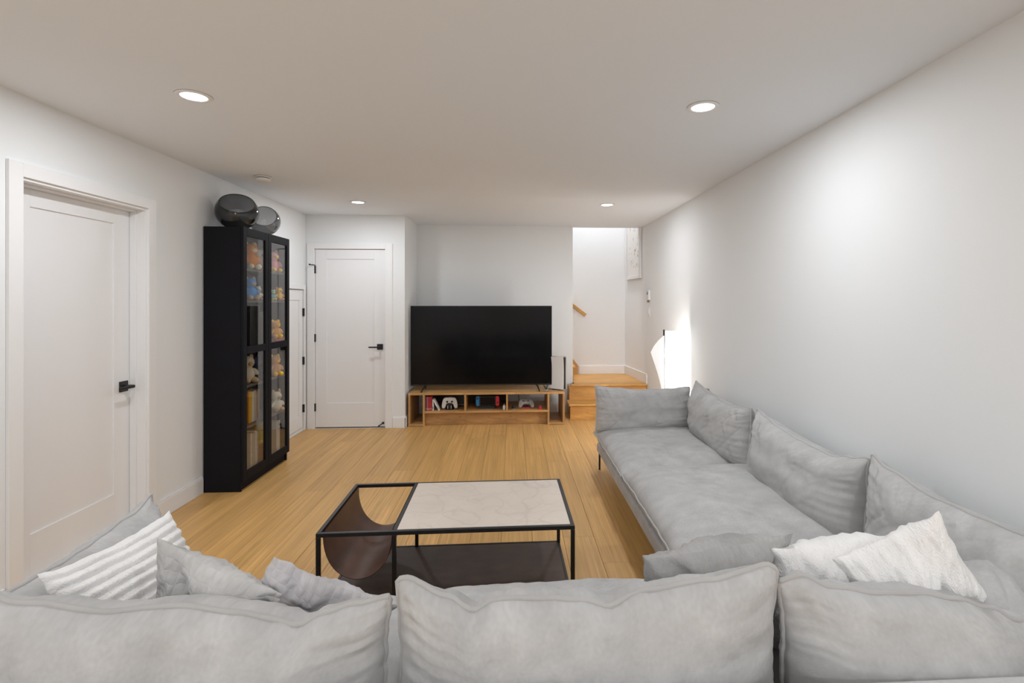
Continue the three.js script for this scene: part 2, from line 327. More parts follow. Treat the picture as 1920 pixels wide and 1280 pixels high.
// ---------------------------------------------------------------- stairs, handrail, picture, wall controls
{
  const t = thing('staircase', 'oak stairs with two steps up to a landing beside the television', 'stairs');
  const R = x => RIGHT - 0.004 + 0;
  part('riser', [box(0.715, R(), 0.0, 0.165, 6.30, 6.32, 0.001)], M.stairOak, t);
  part('riser', [box(0.735, R(), 0.19, 0.362, 6.565, 6.585, 0.001)], M.stairOak, t);
  part('tread', [box(0.695, R(), 0.165, 0.19, 6.27, 6.585, 0.008, 3)], M.stairOak, t);
  part('nosing', [box(0.750, R(), 0.362, 0.392, 6.535, 6.60, 0.010, 3)], M.stairOak, t);
  const s = new THREE.Shape([[0.806, 6.60], [RIGHT - 0.006, 6.60], [1.656, 7.496], [0.806, 7.496]].map(p => new THREE.Vector2(p[0], p[1])));
  const g = new THREE.ExtrudeGeometry(s, { depth: 0.03, bevelEnabled: false }); g.rotateX(-Math.PI / 2); g.translate(0, 0.36, 0); g.computeVertexNormals();
  part('landing', [uvMetres(g)], M.stairOak, t);
  part('side_panel', [box(0.735, 0.75, 0.0, 0.165, 6.32, 6.745, 0.001), box(0.735, 0.75, 0.19, 0.362, 6.585, 6.745, 0.001)], M.stairOak, t);
  // flight that goes on up to the left
  for (let i = 0; i < 6; i++) {
    const x1 = 0.825 - i * 0.26, y = 0.392 + i * 0.19;
    part('riser', [box(x1 - 0.02, x1, y, y + 0.165, TVZ + 0.13, 7.47, 0.001)], M.stairOak, t);
    part('tread', [box(x1 - 0.28, x1 + 0.03, y + 0.165, y + 0.19, TVZ + 0.13, 7.47, 0.008, 3)], M.stairOak, t);
  }
  const st = new THREE.Shape([[0.965, 0.392], [0.965, 0.515], [0.90, 0.60], [-0.7, 1.78], [-0.7, 1.4], [0.60, 0.392]].map(p => new THREE.Vector2(p[0], p[1])));
  const sg = new THREE.ExtrudeGeometry(st, { depth: 0.02, bevelEnabled: false }); sg.translate(0, 0, -7.496); sg.computeVertexNormals();
  part('stringer', [uvMetres(sg)], M.stairOak, t);
  const h = thing('handrail', 'pale oak handrail sloping down the back wall of the stairwell', 'handrail');
  const rail = new RoundedBoxGeometry(1.9, 0.052, 0.034, 2, 0.006); rail.translate(-0.95, 0, 0); rail.rotateZ(-Math.atan2(0.75, 1)); rail.translate(1.065, 1.25, -7.42);
  part('rail', [uvMetres(rail)], M.stairOak, h);
  for (const k of [0.28, 1.0]) part('bracket', [tube([[1.065 - k, 1.21 + k * 0.75, 7.43], [1.065 - k, 1.19 + k * 0.75, 7.46], [1.065 - k, 1.19 + k * 0.75, 7.498]], 0.006, false, 16)], M.blackMetal, h);
}
{ // picture on the stairwell wall
  const dir = Math.atan2(RIGHT - 1.66, 0.9), ang = -Math.PI / 2 + dir;
  const t = thing('framed_picture', 'white framed print with scattered small marks on the stairwell wall', 'picture', [1.697, 2.27, 7.07], ang);
  const W = 0.62, H = 1.02;
  part('frame', [[-W / 2, -W / 2 + 0.045, -H / 2, H / 2], [W / 2 - 0.045, W / 2, -H / 2, H / 2], [-W / 2 + 0.045, W / 2 - 0.045, -H / 2, -H / 2 + 0.045], [-W / 2 + 0.045, W / 2 - 0.045, H / 2 - 0.045, H / 2]].map(b => box(b[0], b[1], b[2], b[3], -0.032, -0.002, 0.002)), M.white, t);
  const cv = document.createElement('canvas'); cv.width = 256; cv.height = 448; const c = cv.getContext('2d');
  c.fillStyle = '#efece7'; c.fillRect(0, 0, 256, 448); let sd = 5; const r2 = () => { sd = (sd * 1103515245 + 12345) % 2147483648; return sd / 2147483648; };
  for (let i = 0; i < 44; i++) { c.fillStyle = ['#6b6762', '#9a948c', '#b6afa6'][i % 3]; const x = 20 + r2() * 210, y = 20 + r2() * 400; c.fillRect(x, y, 4 + r2() * 5, 8 + r2() * 12); }
  const ct = new THREE.CanvasTexture(cv); ct.colorSpace = THREE.SRGBColorSpace;
  const pg = new THREE.BoxGeometry(W - 0.09, H - 0.09, 0.004); pg.translate(0, 0, 0.012);
  part('print', pg, std(lin(0.9, 0.9, 0.9), 0.6, { map: ct }), t);
}
{
  const t = thing('thermostat', 'white wall thermostat above the light switch beside the stairs', 'thermostat', [RIGHT, 1.53, 6.45]);
  part('body', [box(-0.026, 0, -0.062, 0.062, -0.05, 0.05, 0.005, 2)], M.white, t);
  part('display', [box(-0.0275, -0.025, 0.005, 0.04, -0.03, 0.02, 0)], M.grey, t);
  part('sensor', [box(-0.024, 0, -0.092, -0.064, 0.0, 0.03, 0.004)], M.grey, t);
  const s = thing('light_switch', 'white light switch plate below the thermostat beside the stairs', 'switch', [RIGHT, 1.325, 6.45]);
  part('plate', [box(-0.008, 0, -0.06, 0.06, -0.04, 0.04, 0.003)], M.white, s);
  part('rocker', [box(-0.013, -0.007, -0.034, 0.034, -0.017, 0.017, 0.002)], M.trim, s);
}

// ---------------------------------------------------------------- media bench, television and what stands there
const SX0 = -1.20, SX1 = 0.62, SZ = 6.04, SB = 6.62, SH = 0.387, BT = 0.022;
{
  const t = thing('media_bench', 'low oak media bench with open cubbies under the television', 'media bench');
  part('top', [box(SX0, SX1, SH - 0.024, SH, SZ, SB, 0.0015)], M.oakX, t);
  const yb = SH - 0.024;
  part('side_panel', [box(SX0, SX0 + BT, 0.0, yb, SZ, SB, 0.001)], M.oak, t);
  part('side_panel', [box(SX1 - BT, SX1, 0.0, yb, SZ, SB, 0.001)], M.oak, t);
  part('inner_side', [box(-1.033, -1.033 + BT, 0.0, yb, SZ, SB, 0.001)], M.oak, t);
  part('inner_side', [box(0.418, 0.418 + BT, 0.0, yb, SZ, SB, 0.001)], M.oak, t);
  part('bottom', [box(SX0 + BT, -1.033, 0.004, 0.026, SZ + 0.002, SB, 0.001)], M.oakX, t);
  part('bottom', [box(0.44, SX1 - BT, 0.004, 0.026, SZ + 0.002, SB, 0.001)], M.oakX, t);
  part('shelf', [box(-1.011, 0.418, 0.152, 0.174, SZ + 0.002, SB, 0.001)], M.oakX, t);
  part('divider', [box(-0.555, -0.535, 0.174, yb, SZ + 0.002, SB, 0.001)], M.oak, t);
  part('divider', [box(-0.068, -0.048, 0.174, yb, SZ + 0.002, SB, 0.001)], M.oak, t);
  part('front_panel', [box(-1.011, 0.418, 0.0, 0.152, SZ + 0.09, SZ + 0.108, 0.001)], M.oakX, t);
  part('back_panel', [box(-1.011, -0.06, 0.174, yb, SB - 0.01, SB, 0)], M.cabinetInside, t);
}
{
  const t = thing('television', 'large flat black television standing on the oak media bench', 'television');
  const d = 6.20, x0 = -1.205, x1 = 0.482, y0 = 0.446, y1 = 1.398;
  part('housing', [box(x0, x1, y0, y1, d, d + 0.03, 0.004, 2), box(x0 + 0.2, x1 - 0.2, y0 + 0.06, y0 + 0.5, d + 0.03, d + 0.075, 0.01, 2)], M.black, t);
  part('screen', [box(x0 + 0.008, x1 - 0.008, y0 + 0.016, y1 - 0.008, d - 0.001, d + 0.004, 0)], M.screen, t);
  for (const [x, s] of [[-1.03, -1], [0.30, 1]]) part('foot', [bar([x, y0 + 0.01, d + 0.015], [x + s * 0.025, SH + 0.007, d - 0.13], 0.008), bar([x, y0 + 0.01, d + 0.015], [x + s * 0.025, SH + 0.007, d + 0.16], 0.008), box(x - 0.012, x + 0.012, y0 - 0.012, y0 + 0.02, d + 0.004, d + 0.028, 0.002)], M.black, t);
}
{ // console standing upright, curved white side plates with a black core
  const t = thing('game_console', 'upright white and black game console beside the television', 'game console', [0.535, SH, 6.21]);
  const plate = s => { const g = new THREE.BoxGeometry(0.007, 0.385, 0.25, 2, 14, 10), p = g.attributes.position;
    for (let i = 0; i < p.count; i++) { const v = p.getY(i) / 0.1925, w = p.getZ(i) / 0.125; p.setX(i, p.getX(i) + s * (0.036 + 0.010 * v * v * (v > 0 ? 1 : 0.4) - 0.006 * w * w)); p.setY(i, p.getY(i) + 0.207 + (v > 0.9 ? 0.008 * w : 0)); }
    g.computeVertexNormals(); return g; };
  part('side_plate', plate(-1), M.white, t); part('side_plate', plate(1), M.white, t);
  part('core', [box(-0.033, 0.033, 0.012, 0.395, -0.115, 0.115, 0.008, 2)], M.black, t);
  part('stand', [cyl(0.05, 0.045, 0.013, 0, 0.0066, 0, 'y', 28)], M.black, t);
  t.rotation.y = 0.9;
}
{ // small spiky plant in glass pot
  const t = thing('air_plant', 'small dark spiky plant in a clear glass bowl beside the television', 'plant', [0.405, SH, 6.075]);
  part('bowl', new THREE.LatheGeometry([[0, 0], [0.02, 0], [0.032, 0.012], [0.035, 0.026], [0.029, 0.04], [0.027, 0.04], [0.032, 0.026], [0.029, 0.013], [0.018, 0.004], [0, 0.004]].map(p => new THREE.Vector2(p[0], p[1])), 28), M.glass, t);
  part('pebbles', Array.from({ length: 16 }, (_, i) => ball(0.006, 0.005, 0.006, Math.cos(i * 2.4) * 0.018 * Math.sqrt(i / 16), 0.011 + (i % 3) * 0.003, Math.sin(i * 2.4) * 0.018 * Math.sqrt(i / 16), 8)), plain(0.5, 0.47, 0.42), t).userData.kind = 'stuff';
  for (let i = 0; i < 11; i++) { const a = i * 2.4, k = 0.35 + 0.65 * ((i * 7) % 11) / 11; const g = new THREE.ConeGeometry(0.005, 0.11 * (0.7 + k * 0.4), 5); g.translate(0, 0.045, 0); g.rotateZ(-k * 0.75); g.rotateY(a); g.translate(0, 0.02, 0); part('leaf', g, plain(0.02, 0.035, 0.02), t); }
}
// game cases in the first cubby
{
  const cols = [['purple', 0.10, 0.06, 0.16], ['pale red', 0.55, 0.14, 0.14], ['dark red', 0.34, 0.02, 0.035], ['bright red', 0.55, 0.03, 0.04], ['crimson', 0.42, 0.025, 0.04]];
  let x = -1.006;
  cols.forEach(([n, r, g, b], i) => {
    const t = thing('game_case', `slim ${n} game case upright in the left bench cubby`, 'game case', [x, 0.174, 6.08], 0, 'game cases in the left cubby');
    part('cover', [box(0, 0.0135, 0, 0.165 - (i % 2) * 0.002, 0, 0.105, 0.002, 2)], plain(r, g, b, 0.35), t);
    part('spine_label', [box(0.0045, 0.009, 0.012, 0.03, -0.0006, 0.002, 0)], plain(0.7, 0.66, 0.64), t);
    x += 0.0145;
  });
  const a = thing('white_case', 'white slim case standing upright beside the red game cases', 'game case', [-0.929, 0.174, 6.08], 0);
  part('cover', [box(0, 0.014, 0, 0.132, 0, 0.1, 0.003, 2)], M.white, a);
  part('spine_label', [box(0.004, 0.010, 0.02, 0.05, -0.0006, 0.002, 0)], M.grey, a);
  const b = thing('white_case', 'white slim case leaning to the right between red cases and gamepad', 'game case', [-0.845, 0.1742, 6.08], 0);
  const bg = [box(-0.014, 0, 0, 0.145, 0, 0.1, 0.003, 2)]; bg[0].rotateZ(0.46); part('cover', bg, M.white, b);
  const bs = [box(-0.010, -0.004, 0.02, 0.06, -0.0006, 0.002, 0)]; bs[0].rotateZ(0.46); part('spine_label', bs, M.grey, b);
}
function gamepad(t, body, accent) {                                  // arched gamepad with two grips, local origin at its centre
  const w = 0.16, s = new THREE.Shape();
  s.moveTo(-0.045, 0.045); s.quadraticCurveTo(0, 0.052, 0.045, 0.045); s.bezierCurveTo(0.075, 0.045, 0.08, 0.0, 0.086, -0.05); s.bezierCurveTo(0.086, -0.075, 0.062, -0.075, 0.056, -0.05);
  s.bezierCurveTo(0.045, -0.015, 0.04, -0.005, 0, -0.005); s.bezierCurveTo(-0.04, -0.005, -0.045, -0.015, -0.056, -0.05); s.bezierCurveTo(-0.062, -0.075, -0.086, -0.075, -0.086, -0.05); s.bezierCurveTo(-0.08, 0, -0.075, 0.045, -0.045, 0.045);
  const g = new THREE.ExtrudeGeometry(s, { depth: 0.018, bevelEnabled: true, bevelSize: 0.008, bevelThickness: 0.009, bevelSegments: 4, curveSegments: 10 });
  part('shell', g, body, t);
  for (const x of [-0.028, 0.028]) part('thumb_stick', [cyl(0.010, 0.012, 0.014, x, 0.005, -0.034, 'z', 16)], accent, t);
  part('touch_pad', [box(-0.028, 0.028, 0.018, 0.044, -0.0285, -0.024, 0.003)], body, t);
}
{
  const t = thing('gamepad', 'white gamepad resting on a small black stand in the left cubby', 'gamepad', [-0.735, 0.262, 6.16]);
  gamepad(t, M.white, M.black);
  const s = thing('gamepad_stand', 'small black stand with white prongs under the white gamepad', 'stand', [-0.735, 0.174, 6.15]);
  part('base', [box(-0.045, 0.045, 0, 0.012, -0.04, 0.05, 0.005, 2), box(-0.03, 0.03, 0.012, 0.075, 0.0, 0.012, 0.003)], M.black, s);
  for (const x of [-0.02, 0.02]) part('prong', [box(x - 0.003, x + 0.003, 0.010, 0.05, -0.03, -0.022, 0.001)], M.white, s);
  const k = thing('set_top_box', 'flat black box at the back of the left bench cubby', 'media box', [-0.66, 0.174, 6.30]);
  part('case', [box(-0.10, 0.10, 0.002, 0.15, 0, 0.10, 0.006, 2)], M.black, k); part('front_strip', [box(-0.09, 0.09, 0.02, 0.03, -0.001, 0.002, 0)], M.grey, k);
}
{ // handheld with blue and red side grips
  const t = thing('handheld_console', 'handheld game console with blue and red side grips in the middle cubby', 'handheld console', [-0.29, 0.186, 6.17]);
  part('tablet', [box(-0.10, 0.10, 0.02, 0.132, 0, 0.014, 0.004, 2)], M.black, t);
  part('display', [box(-0.085, 0.085, 0.03, 0.122, -0.001, 0.002, 0)], M.screen, t);
  for (const [s, c, n] of [[-1, plain(0.01, 0.20, 0.48, 0.4), 'blue side grip'], [1, plain(0.8, 0.03, 0.06, 0.4), 'red side grip']]) {
    const sh = new THREE.Shape(); sh.moveTo(0, 0.02); sh.lineTo(0, 0.134); sh.lineTo(0.016, 0.134); sh.quadraticCurveTo(0.036, 0.134, 0.036, 0.112); sh.lineTo(0.036, 0.042); sh.quadraticCurveTo(0.036, 0.02, 0.016, 0.02); sh.closePath();
    const g = new THREE.ExtrudeGeometry(sh, { depth: 0.012, bevelEnabled: true, bevelSize: 0.002, bevelThickness: 0.003, bevelSegments: 2 }); g.translate(0, 0, -0.014); if (s < 0) { g.scale(-1, 1, 1); const ix = g.index; g.computeVertexNormals(); const p = g.attributes.position; for (let i = 0; i < p.count; i += 3) { for (const k of ['position', 'normal', 'uv']) { const a = g.attributes[k], n = a.itemSize; for (let j = 0; j < n; j++) { const u = a.array[i * n + j]; a.array[i * n + j] = a.array[(i + 1) * n + j]; a.array[(i + 1) * n + j] = u; } } } g.computeVertexNormals(); }
    g.translate(s * 0.101, 0, 0);
    const m = part('side_grip', g, c, t, n);
    part('thumb_stick', [cyl(0.008, 0.009, 0.010, s * 0.12, s < 0 ? 0.105 : 0.062, -0.006, 'z', 14)], M.black, m);
  }
  const k = thing('console_dock', 'black dock holding the handheld console in the middle cubby', 'dock', [-0.29, 0.174, 6.15]);
  part('cradle', [box(-0.09, 0.09, 0, 0.031, 0.0, 0.075, 0.004, 2), box(-0.088, 0.088, 0.031, 0.11, 0.04, 0.072, 0.006, 2)], M.black, k);
  part('foot_pad', [box(-0.08, 0.08, -0.0, 0.003, -0.006, 0.08, 0)], M.grey, k);
  const b = thing('small_bottle', 'tiny white bottle beside the divider in the middle cubby', 'bottle', [-0.09, 0.174, 6.09]);
  part('body', new THREE.LatheGeometry([[0, 0], [0.016, 0], [0.018, 0.004], [0.018, 0.045], [0.012, 0.053], [0, 0.053]].map(p => new THREE.Vector2(p[0], p[1])), 24), M.white, b);
  part('cap', [cyl(0.009, 0.008, 0.02, 0, 0.0625, 0, 'y', 16)], M.grey, b);
}
{
  const t = thing('gamepad', 'grey translucent gamepad lying flat in the right bench cubby', 'gamepad', [0.17, 0.225, 6.20]);
  gamepad(t, plain(0.42, 0.42, 0.40, 0.3), M.grey); t.rotation.x = -1.05;
  const s = thing('gamepad_stand', 'low red stand under the grey gamepad in the right cubby', 'stand', [0.17, 0.174, 6.18]);
  part('base', [box(-0.05, 0.05, 0, 0.012, -0.03, 0.05, 0.004, 2)], M.red, s); part('prop', [box(-0.03, 0.03, 0.012, 0.025, 0.0, 0.03, 0.003)], M.black, s);
  const r = thing('red_toy', 'small bright red toy block in the right bench cubby', 'toy', [0.335, 0.174, 6.075]);
  part('body', [box(-0.02, 0.018, 0, 0.028, 0, 0.03, 0.005, 2)], M.red, r); part('knob', [ball(0.012, 0.012, 0.012, -0.003, 0.036, 0.015, 14)], M.red, r);
  const q = thing('black_puck', 'small round black device at the left of the right cubby', 'device', [0.02, 0.174, 6.12]);
  part('base', [cyl(0.026, 0.024, 0.012, 0, 0.006, 0, 'y', 24)], M.grey, q); part('dome', [ball(0.024, 0.03, 0.024, 0, 0.022, 0, 18)], M.black, q);
  const c = thing('cable', 'thin black cable hanging behind the right bench cubby', 'cable');
  part('cord', [tube([[0.12, 0.35, 6.64], [0.10, 0.31, 6.64], [0.085, 0.26, 6.645], [0.09, 0.20, 6.65], [0.10, 0.10, 6.66], [0.11, 0.01, 6.67]], 0.004)], M.black, c);
}

// ---------------------------------------------------------------- black glass-door cabinet and contents
const CX0 = -2.335, CXF = -2.062, CZ0 = 4.04, CZ1 = 4.85, CH = 2.02;
{
  const t = thing('display_cabinet', 'tall black display cabinet with two glass doors against the left wall', 'cabinet');
  part('side_panel', [box(CX0, CXF, 0, CH, CZ0, CZ0 + 0.018, 0.001)], M.cabinet, t);
  part('side_panel', [box(CX0, CXF, 0, CH, CZ1 - 0.018, CZ1, 0.001)], M.cabinet, t);
  part('top_panel', [box(CX0, CXF, CH - 0.018, CH, CZ0 + 0.018, CZ1 - 0.018, 0.001)], M.cabinet, t);
  part('bottom_panel', [box(CX0, CXF, 0.08, 0.098, CZ0 + 0.018, CZ1 - 0.018, 0.001)], M.cabinet, t);
  part('back_panel', [box(CX0, CX0 + 0.006, 0.098, CH - 0.018, CZ0 + 0.018, CZ1 - 0.018, 0)], M.cabinetInside, t);
  part('plinth', [box(CXF - 0.03, CXF - 0.014, 0, 0.08, CZ0 + 0.018, CZ1 - 0.018, 0.001)], M.cabinet, t);
  for (const y of [0.47, 0.79, 1.09, 1.46, 1.71]) part('shelf', [box(CX0 + 0.006, CXF - 0.012, y - 0.018, y, CZ0 + 0.019, CZ1 - 0.019, 0.001)], M.cabinetInside, t);
  const mid = (CZ0 + CZ1) / 2;
  [[CZ0, mid - 0.002], [mid + 0.002, CZ1]].forEach(([a, b], i) => {
    const y0 = 0.075, y1 = CH, x0 = CXF + 0.002, x1 = CXF + 0.022, f = 0.052;
    const dr = part('door', [box(x0, x1, y0, y1, a, a + f, 0.002), box(x0, x1, y0, y1, b - f, b, 0.002), box(x0, x1, y1 - 0.065, y1, a + f, b - f, 0.002), box(x0, x1, y0, y0 + 0.065, a + f, b - f, 0.002), box(x0, x1, 1.045, 1.10, a + f, b - f, 0.002)], M.cabinet, t);
    part('glass_pane', [box(x0 + 0.008, x0 + 0.011, 1.10, y1 - 0.065, a + f, b - f, 0)], M.glass, dr);
    part('glass_pane', [box(x0 + 0.008, x0 + 0.011, y0 + 0.065, 1.045, a + f, b - f, 0)], M.glass, dr);
  });
}
// plain soft toys and boxes behind the glass
function plush(label, x, y, d, h, body, accent, o = {}) {
  const t = thing('plush_toy', label, 'plush toy', [x, y, d], o.turn ?? 1.15);
  part('body', [ball(h * 0.27, h * 0.30, h * 0.23, 0, h * 0.30, 0)], body, t);
  part('head', [ball(h * 0.25, h * 0.22, h * 0.22, 0, h * 0.70, 0)], o.head || body, t);
  for (const s of [-1, 1]) {
    part('ear', [ball(h * 0.085, h * (o.ear || 0.10), h * 0.05, s * h * 0.17, h * (0.87 + ((o.ear || 0.1) - 0.1) * 0.5), 0, 12)], accent, t);
    const g = ball(h * 0.08, h * 0.16, h * 0.08, 0, 0, 0, 12); g.rotateZ(s * 0.7); g.translate(s * h * 0.27, h * 0.36, h * 0.08); part('arm', [g], body, t);
    part('foot', [ball(h * 0.11, h * 0.10, h * 0.15, s * h * 0.15, h * 0.10, -h * 0.18, 12)], accent, t);
  }
  part('muzzle', [ball(h * 0.10, h * 0.075, h * 0.07, 0, h * 0.66, -h * 0.20, 12)], accent, t);
  return t;
}
function boxThing(name, label, cat, x0, x1, y0, y1, d0, d1, mat, mat2) {
  const t = thing(name, label, cat, [(x0 + x1) / 2, y0, (d0 + d1) / 2]);
  const a = (x1 - x0) / 2, c = (d1 - d0) / 2, h = y1 - y0;
  part('body', [box(-a, a, 0, h * 0.86, -c, c, 0.002)], mat, t);
  part('lid', [box(-a - 0.001, a + 0.001, h * 0.86, h, -c - 0.001, c + 0.001, 0.002)], mat2 || mat, t);
  return t;
}
{
  const orange = plain(0.70, 0.24, 0.02), cream = plain(0.72, 0.64, 0.48), red = plain(0.55, 0.10, 0.09), pink = plain(0.80, 0.33, 0.36), yellow = plain(0.88, 0.55, 0.03), blue = plain(0.05, 0.24, 0.62), teal = plain(0.10, 0.35, 0.32), tan = plain(0.50, 0.34, 0.18);
  plush('orange plush toy with cream paws on the top cabinet shelf', -2.135, 1.71, 4.335, 0.235, orange, cream);
  plush('small white plush toy with red feet beside the orange plush', -2.115, 1.71, 4.455, 0.19, plain(0.75, 0.72, 0.66), red, { ear: 0.14 });
  plush('pink plush toy with yellow ears on the right top shelf', -2.145, 1.71, 4.76, 0.21, pink, yellow, { head: pink });
  plush('blue plush toy with tan feet on the second cabinet shelf', -2.125, 1.46, 4.31, 0.20, blue, tan);
  plush('yellow plush toy lying low on the right second shelf', -2.10, 1.46, 4.775, 0.125, yellow, orange);
  plush('small teal plush toy behind the middle of the second shelf', -2.115, 1.46, 4.685, 0.10, teal, yellow);
  plush('small cream plush toy near the centre of the second shelf', -2.16, 1.46, 4.50, 0.13, cream, tan);
  boxThing('storage_box', 'tall matt black box on the middle cabinet shelf', 'box', -2.26, -2.09, 1.09, 1.42, 4.24, 4.395, M.black);
  boxThing('storage_box', 'narrow grey box beside the tall black box', 'box', -2.26, -2.10, 1.09, 1.36, 4.47, 4.56, plain(0.30, 0.26, 0.22));
  plush('orange toy figure on a red block in the right door', -2.10, 1.125, 4.705, 0.17, plain(0.75, 0.36, 0.05), yellow);
  boxThing('toy_block', 'flat red toy block under the orange figure', 'toy', -2.135, -2.07, 1.09, 1.124, 4.66, 4.825, red);
  plush('tiny blue plush toy beside the orange figure', -2.105, 1.09 + 0.0342, 4.785, 0.09, plain(0.14, 0.34, 0.42), teal);
  plush('large cream plush toy on the shelf below the door rail', -2.145, 0.79, 4.295, 0.24, plain(0.55, 0.48, 0.36), tan);
  plush('navy plush toy beside the large cream plush', -2.15, 0.79, 4.44, 0.22, plain(0.03, 0.04, 0.10), plain(0.05, 0.06, 0.12));
  plush('tan plush toy holding the lower right shelf', -2.105, 0.79, 4.70, 0.20, plain(0.62, 0.34, 0.16), yellow);
  plush('white plush toy with tan ears on the lower right shelf', -2.105, 0.47, 4.73, 0.19, plain(0.68, 0.64, 0.54), tan, { ear: 0.15 });
  // books
  const bk = [['orange', 0.62, 0.28, 0.03, 0.255], ['mustard yellow', 0.60, 0.38, 0.04, 0.25], ['white', 0.62, 0.58, 0.5, 0.245], ['pale grey', 0.42, 0.39, 0.34, 0.25], ['beige', 0.46, 0.38, 0.30, 0.24], ['light brown', 0.36, 0.27, 0.2, 0.25]];
  let z = 4.255;
  bk.forEach(([n, r, g, b, h], i) => {
    const w = 0.024 + (i % 3) * 0.005, t = thing('book', `${n} hardback standing in the row on the lower cabinet shelf`, 'book', [-2.20, 0.47, z], 0, 'books on the lower cabinet shelf');
    part('cover', [box(-0.09, 0.09, 0, h, 0, 0.003, 0), box(-0.09, 0.09, 0, h, w - 0.003, w, 0), box(0.087, 0.09, 0, h, 0.003, w - 0.003, 0)], plain(r, g, b, 0.6), t);
    part('pages', [box(-0.085, 0.087, 0.004, h - 0.004, 0.003, w - 0.003, 0)], plain(0.7, 0.66, 0.58), t);
    z += w + 0.002;
  });
  // spiral notebooks at the bottom
  z = 4.255;
  [['cream', 0.55, 0.50, 0.40], ['brown', 0.34, 0.24, 0.15], ['white', 0.66, 0.63, 0.56]].forEach(([n, r, g, b]) => {
    const w = 0.034, t = thing('spiral_notebook', `thick ${n} spiral notebook standing on the cabinet floor`, 'notebook', [-2.19, 0.098, z], 0, 'spiral notebooks on the cabinet floor');
    part('pages', [box(-0.10, 0.095, 0, 0.29, 0.002, w - 0.002, 0.001)], plain(r, g, b), t);
    part('spiral', Array.from({ length: 24 }, (_, i) => { const q = new THREE.TorusGeometry(w * 0.42, 0.0016, 5, 12); q.rotateX(Math.PI / 2); q.translate(0.097, 0.012 + i * 0.0116, -w / 2); return q.toNonIndexed(); }), plain(0.5, 0.48, 0.44, 0.4), t);
    z += w + 0.003;
  });
  boxThing('storage_box', 'rust red box on the cabinet floor under the yellow plush', 'box', -2.25, -2.09, 0.098, 0.235, 4.47, 4.60, plain(0.42, 0.11, 0.03));
  plush('yellow green plush toy sitting on the rust red box', -2.15, 0.236, 4.53, 0.20, plain(0.55, 0.42, 0.03), yellow, { ear: 0.16 });
  boxThing('storage_box', 'pale grey box standing on the right of the cabinet floor', 'box', -2.20, -2.085, 0.098, 0.385, 4.69, 4.76, plain(0.42, 0.39, 0.35));
}
function glassBowl(label, x, y, d, R, squash, rx, rz, mat) {
  const t = thing('glass_globe', label, 'glass shade', [x, y, d]);
  const pts = [], open = 0.92, th = 0.004;
  for (let i = 0; i <= 34; i++) { const a = Math.PI - (Math.PI - open) * i / 34; pts.push(new THREE.Vector2(Math.max(0, Math.sin(a) * R), Math.cos(a) * R * squash)); }
  for (let i = 34; i >= 0; i--) { const a = Math.PI - (Math.PI - open) * i / 34; pts.push(new THREE.Vector2(Math.max(0, Math.sin(a) * (R - th)), Math.cos(a) * (R - th) * squash)); }
  const g = new THREE.LatheGeometry(pts, 56); g.rotateX(rx); g.rotateZ(rz); part('globe', g, mat, t);
  const r = new THREE.TorusGeometry(Math.sin(open) * (R - th / 2), 0.0035, 8, 56); r.rotateX(Math.PI / 2); r.translate(0, Math.cos(open) * R * squash, 0); r.rotateX(rx); r.rotateZ(rz);
  part('rim', r, mat, t);
}
glassBowl('large smoked glass globe with a wide opening on the black cabinet, nearest the camera', -2.165, CH + 0.136, 4.19, 0.155, 0.88, 0.68, -0.43, M.smoke);
glassBowl('smaller grey glass globe behind the large smoked globe on the cabinet', -2.13, CH + 0.124, 4.57, 0.125, 0.98, 1.0, -0.6, M.smokeLight);

